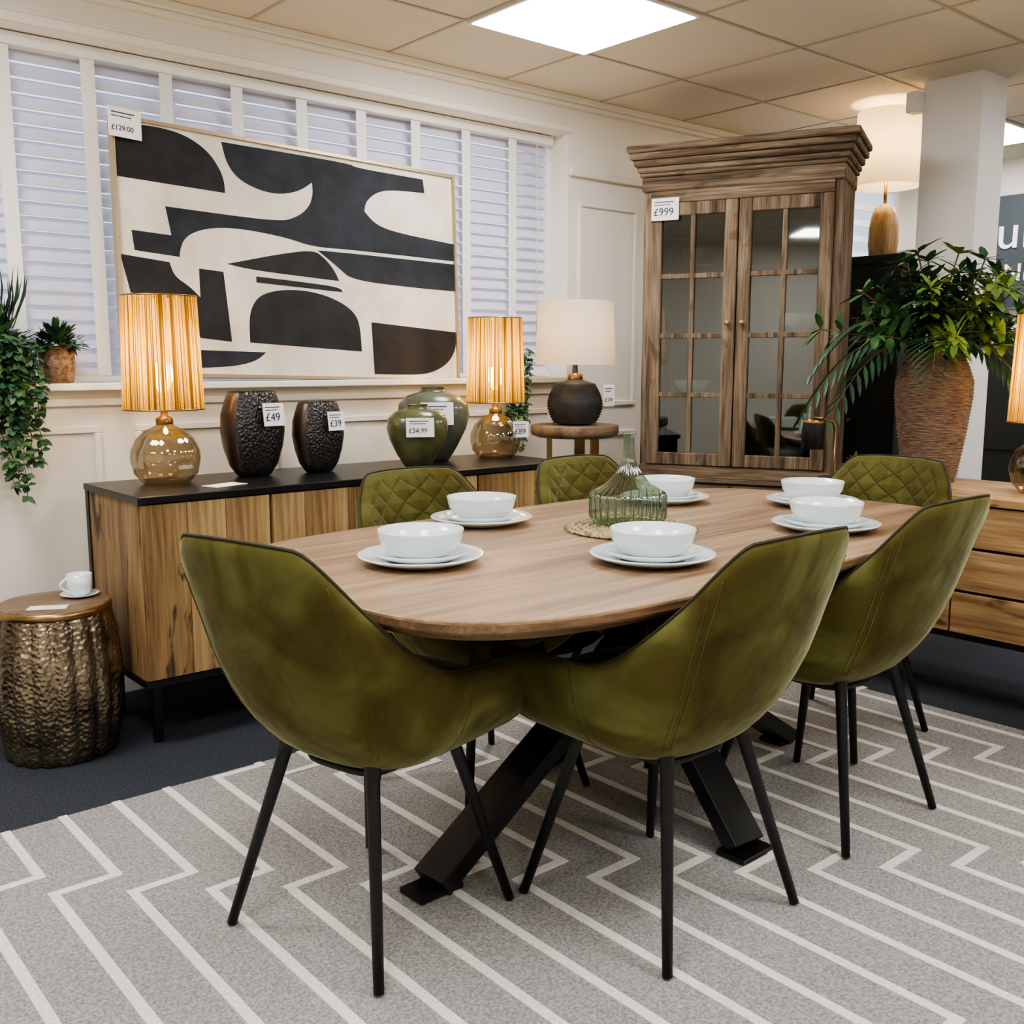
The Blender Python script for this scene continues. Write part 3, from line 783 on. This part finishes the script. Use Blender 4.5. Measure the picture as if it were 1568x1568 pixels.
def bushy(e,c,n,rad,ls,m,up=.6,name='bush_leaves'):
    lv=[]
    for k in range(n):
        d=rdir(); p=Vector(c)+Vector((d.x*R(.2,1)*rad,d.y*R(.2,1)*rad*.8,abs(d.z)*R(.1,1)*rad*up*1.6))
        lv.append((p,d,(0,0,1),R(.7,1.3)*ls,R(.4,.6)*ls))
    leafmesh(name,lv,m,e)
e=empty('potted_trailing_plant',(.89,3.65,SZ))
lathe('pot',[(.045,0),(.05,.005),(.062,.10),(.058,.10),(.05,.085),(0,.085)],M_basket,e,32)
trailing(e,0,0,.10,26,.15,.50,spread=.08,ls=.034)
bushy(e,(0,-.03,.08),340,.11,.05,M_leaf,.9)
lv=[]
for k in range(70):
    a=R(0,2*pi); t=R(.1,.7); lv.append(((R(-.03,.03),R(-.03,.03),.1),(cos(a)*t,sin(a)*t*.3-.1,1),(1,0,0),R(.16,.30),.010))
leafmesh('grass_blades',lv,M_leaf2,e)
e=empty('basket_fern',(1.085,3.655,SZ))
lathe('basket',[(.045,0),(.05,.004),(.058,.06),(.057,.12),(.053,.12),(.05,.10),(0,.10)],M_basket,e,32)
tube('basket_rim',[(.058*cos(a*pi/12),.058*sin(a*pi/12),.12) for a in range(24)],.005,M_basket,e,6,closed=True)
bushy(e,(0,-.01,.12),260,.085,.04,M_leaf2)
e=empty('trailing_ivy',(3.10,3.655,SZ))
lathe('pot',[(.04,0),(.045,.004),(.055,.08),(.05,.08),(0,.07)],M_white,e,32)
bushy(e,(0,-.02,.07),160,.08,.035,M_leaf,.5)
trailing(e,-.02,0,.08,14,.25,.46,spread=.06)
# rattan urn
e=empty('rattan_urn_with_foliage',(3.735,1.905,.75))
pr=[]
N_=40
base=[(0,.090),(.08,.106),(.2,.124),(.32,.138),(.38,.138),(.44,.118),(.475,.100),(.49,.106)]
def ip(z):
    for (a,ra),(b,rb) in zip(base,base[1:]):
        if z<=b: return ra+(rb-ra)*(z-a)/(b-a)
    return base[-1][1]
for i in range(N_*2+1):
    z=.49*i/(N_*2); pr.append((ip(z)+(.004 if i%2 else -.001),z))
lathe('urn',pr,M_ratt,e,64)
lv={0:[],1:[],2:[]}
for k in range(54):
    a=R(0,2*pi); el=R(.3,1.35); Ls=R(.24,.42)
    p0=Vector((R(-.04,.04),R(-.04,.04),.48)); dd=Vector((cos(a)*cos(el),sin(a)*cos(el),sin(el)))
    pts=[p0+dd*Ls*t/5+Vector((0,0,-.06*(t/5)**2*(1.3-el))) for t in range(6)]
    tube('stalk',pts,.003,M_stem,e,5)
    mi=0 if R(0,1)<.7 else 1
    if dd.y<-.2 and R(0,1)<.6: mi=2
    for pt in pts[2:]:
        for q in range(6 if pt is not pts[-1] else 9):
            b=q*2*pi/6+R(-.3,.3)
            t1=dd.cross(Vector((0,0,1))).normalized(); t2=dd.cross(t1).normalized()
            ld_=(dd*.45+t1*cos(b)+t2*sin(b)*.8+Vector((0,0,-.12)))
            lv[mi].append((pt,ld_,(0,0,1),R(.06,.11),R(.022,.034)))
for k,m_ in enumerate((M_leaf,M_leaf2,M_leaf3)): leafmesh('leaves_%d'%k,lv[k],m_,e)
lv=[]
for a,Ln,rise,drop in [(2.45,.50,.16,.55),(2.1,.44,.24,.40),(2.75,.46,.12,.5),(-1.1,.38,.14,.5),(-1.7,.40,.10,.40),(3.6,.36,.14,.3),(-.7,.46,.2,.4)]:
    pts=[]
    for t in range(17):
        u=t/16; pts.append(Vector((cos(a)*Ln*u,sin(a)*Ln*u,.48+rise*sin(u*pi*.6)-drop*u**2.2*.7)))
    tube('palm_rib',pts,.003,M_stem,e,5,r2=.001)
    for j in range(3,17):
        tg=(pts[j]-pts[j-1]).normalized(); sd=tg.cross(Vector((0,0,1))).normalized()
        for sg in(-1,1):
            lv.append((pts[j],tg*.8+sd*sg-Vector((0,0,.35)),(0,0,1),.14*(1.15-abs(j-8)/15),.016))
leafmesh('palm_leaflets',lv,M_leaf2,e)
e=empty('small_potted_plant',(3.47,2.06,.75))
lathe('pot',[(.03,0),(.035,.05),(.03,.05),(0,.045)],M_black,e,24)
bushy(e,(0,0,.045),90,.05,.03,M_leaf)

# ------------------------------------------------------------------ world + camera
w_=bpy.data.worlds.new('world'); sc.world=w_; w_.use_nodes=True
bg=w_.node_tree.nodes['Background']; bg.inputs[0].default_value=(.80,.86,1,1); bg.inputs[1].default_value=1.5
cam=bpy.data.cameras.new('camera'); co=bpy.data.objects.new('camera',cam); COL.objects.link(co)
co.location=(0,0,1.2); co.rotation_euler=(math.radians(81.6),0,math.radians(-40.5))
cam.sensor_width=36; cam.lens=36*1550/1568; cam.clip_start=.05
sc.camera=co
try:
    sc.view_settings.view_transform='AgX'; sc.view_settings.look='AgX - Medium High Contrast'
    sc.view_settings.exposure=.22
except Exception as ex: print(ex)
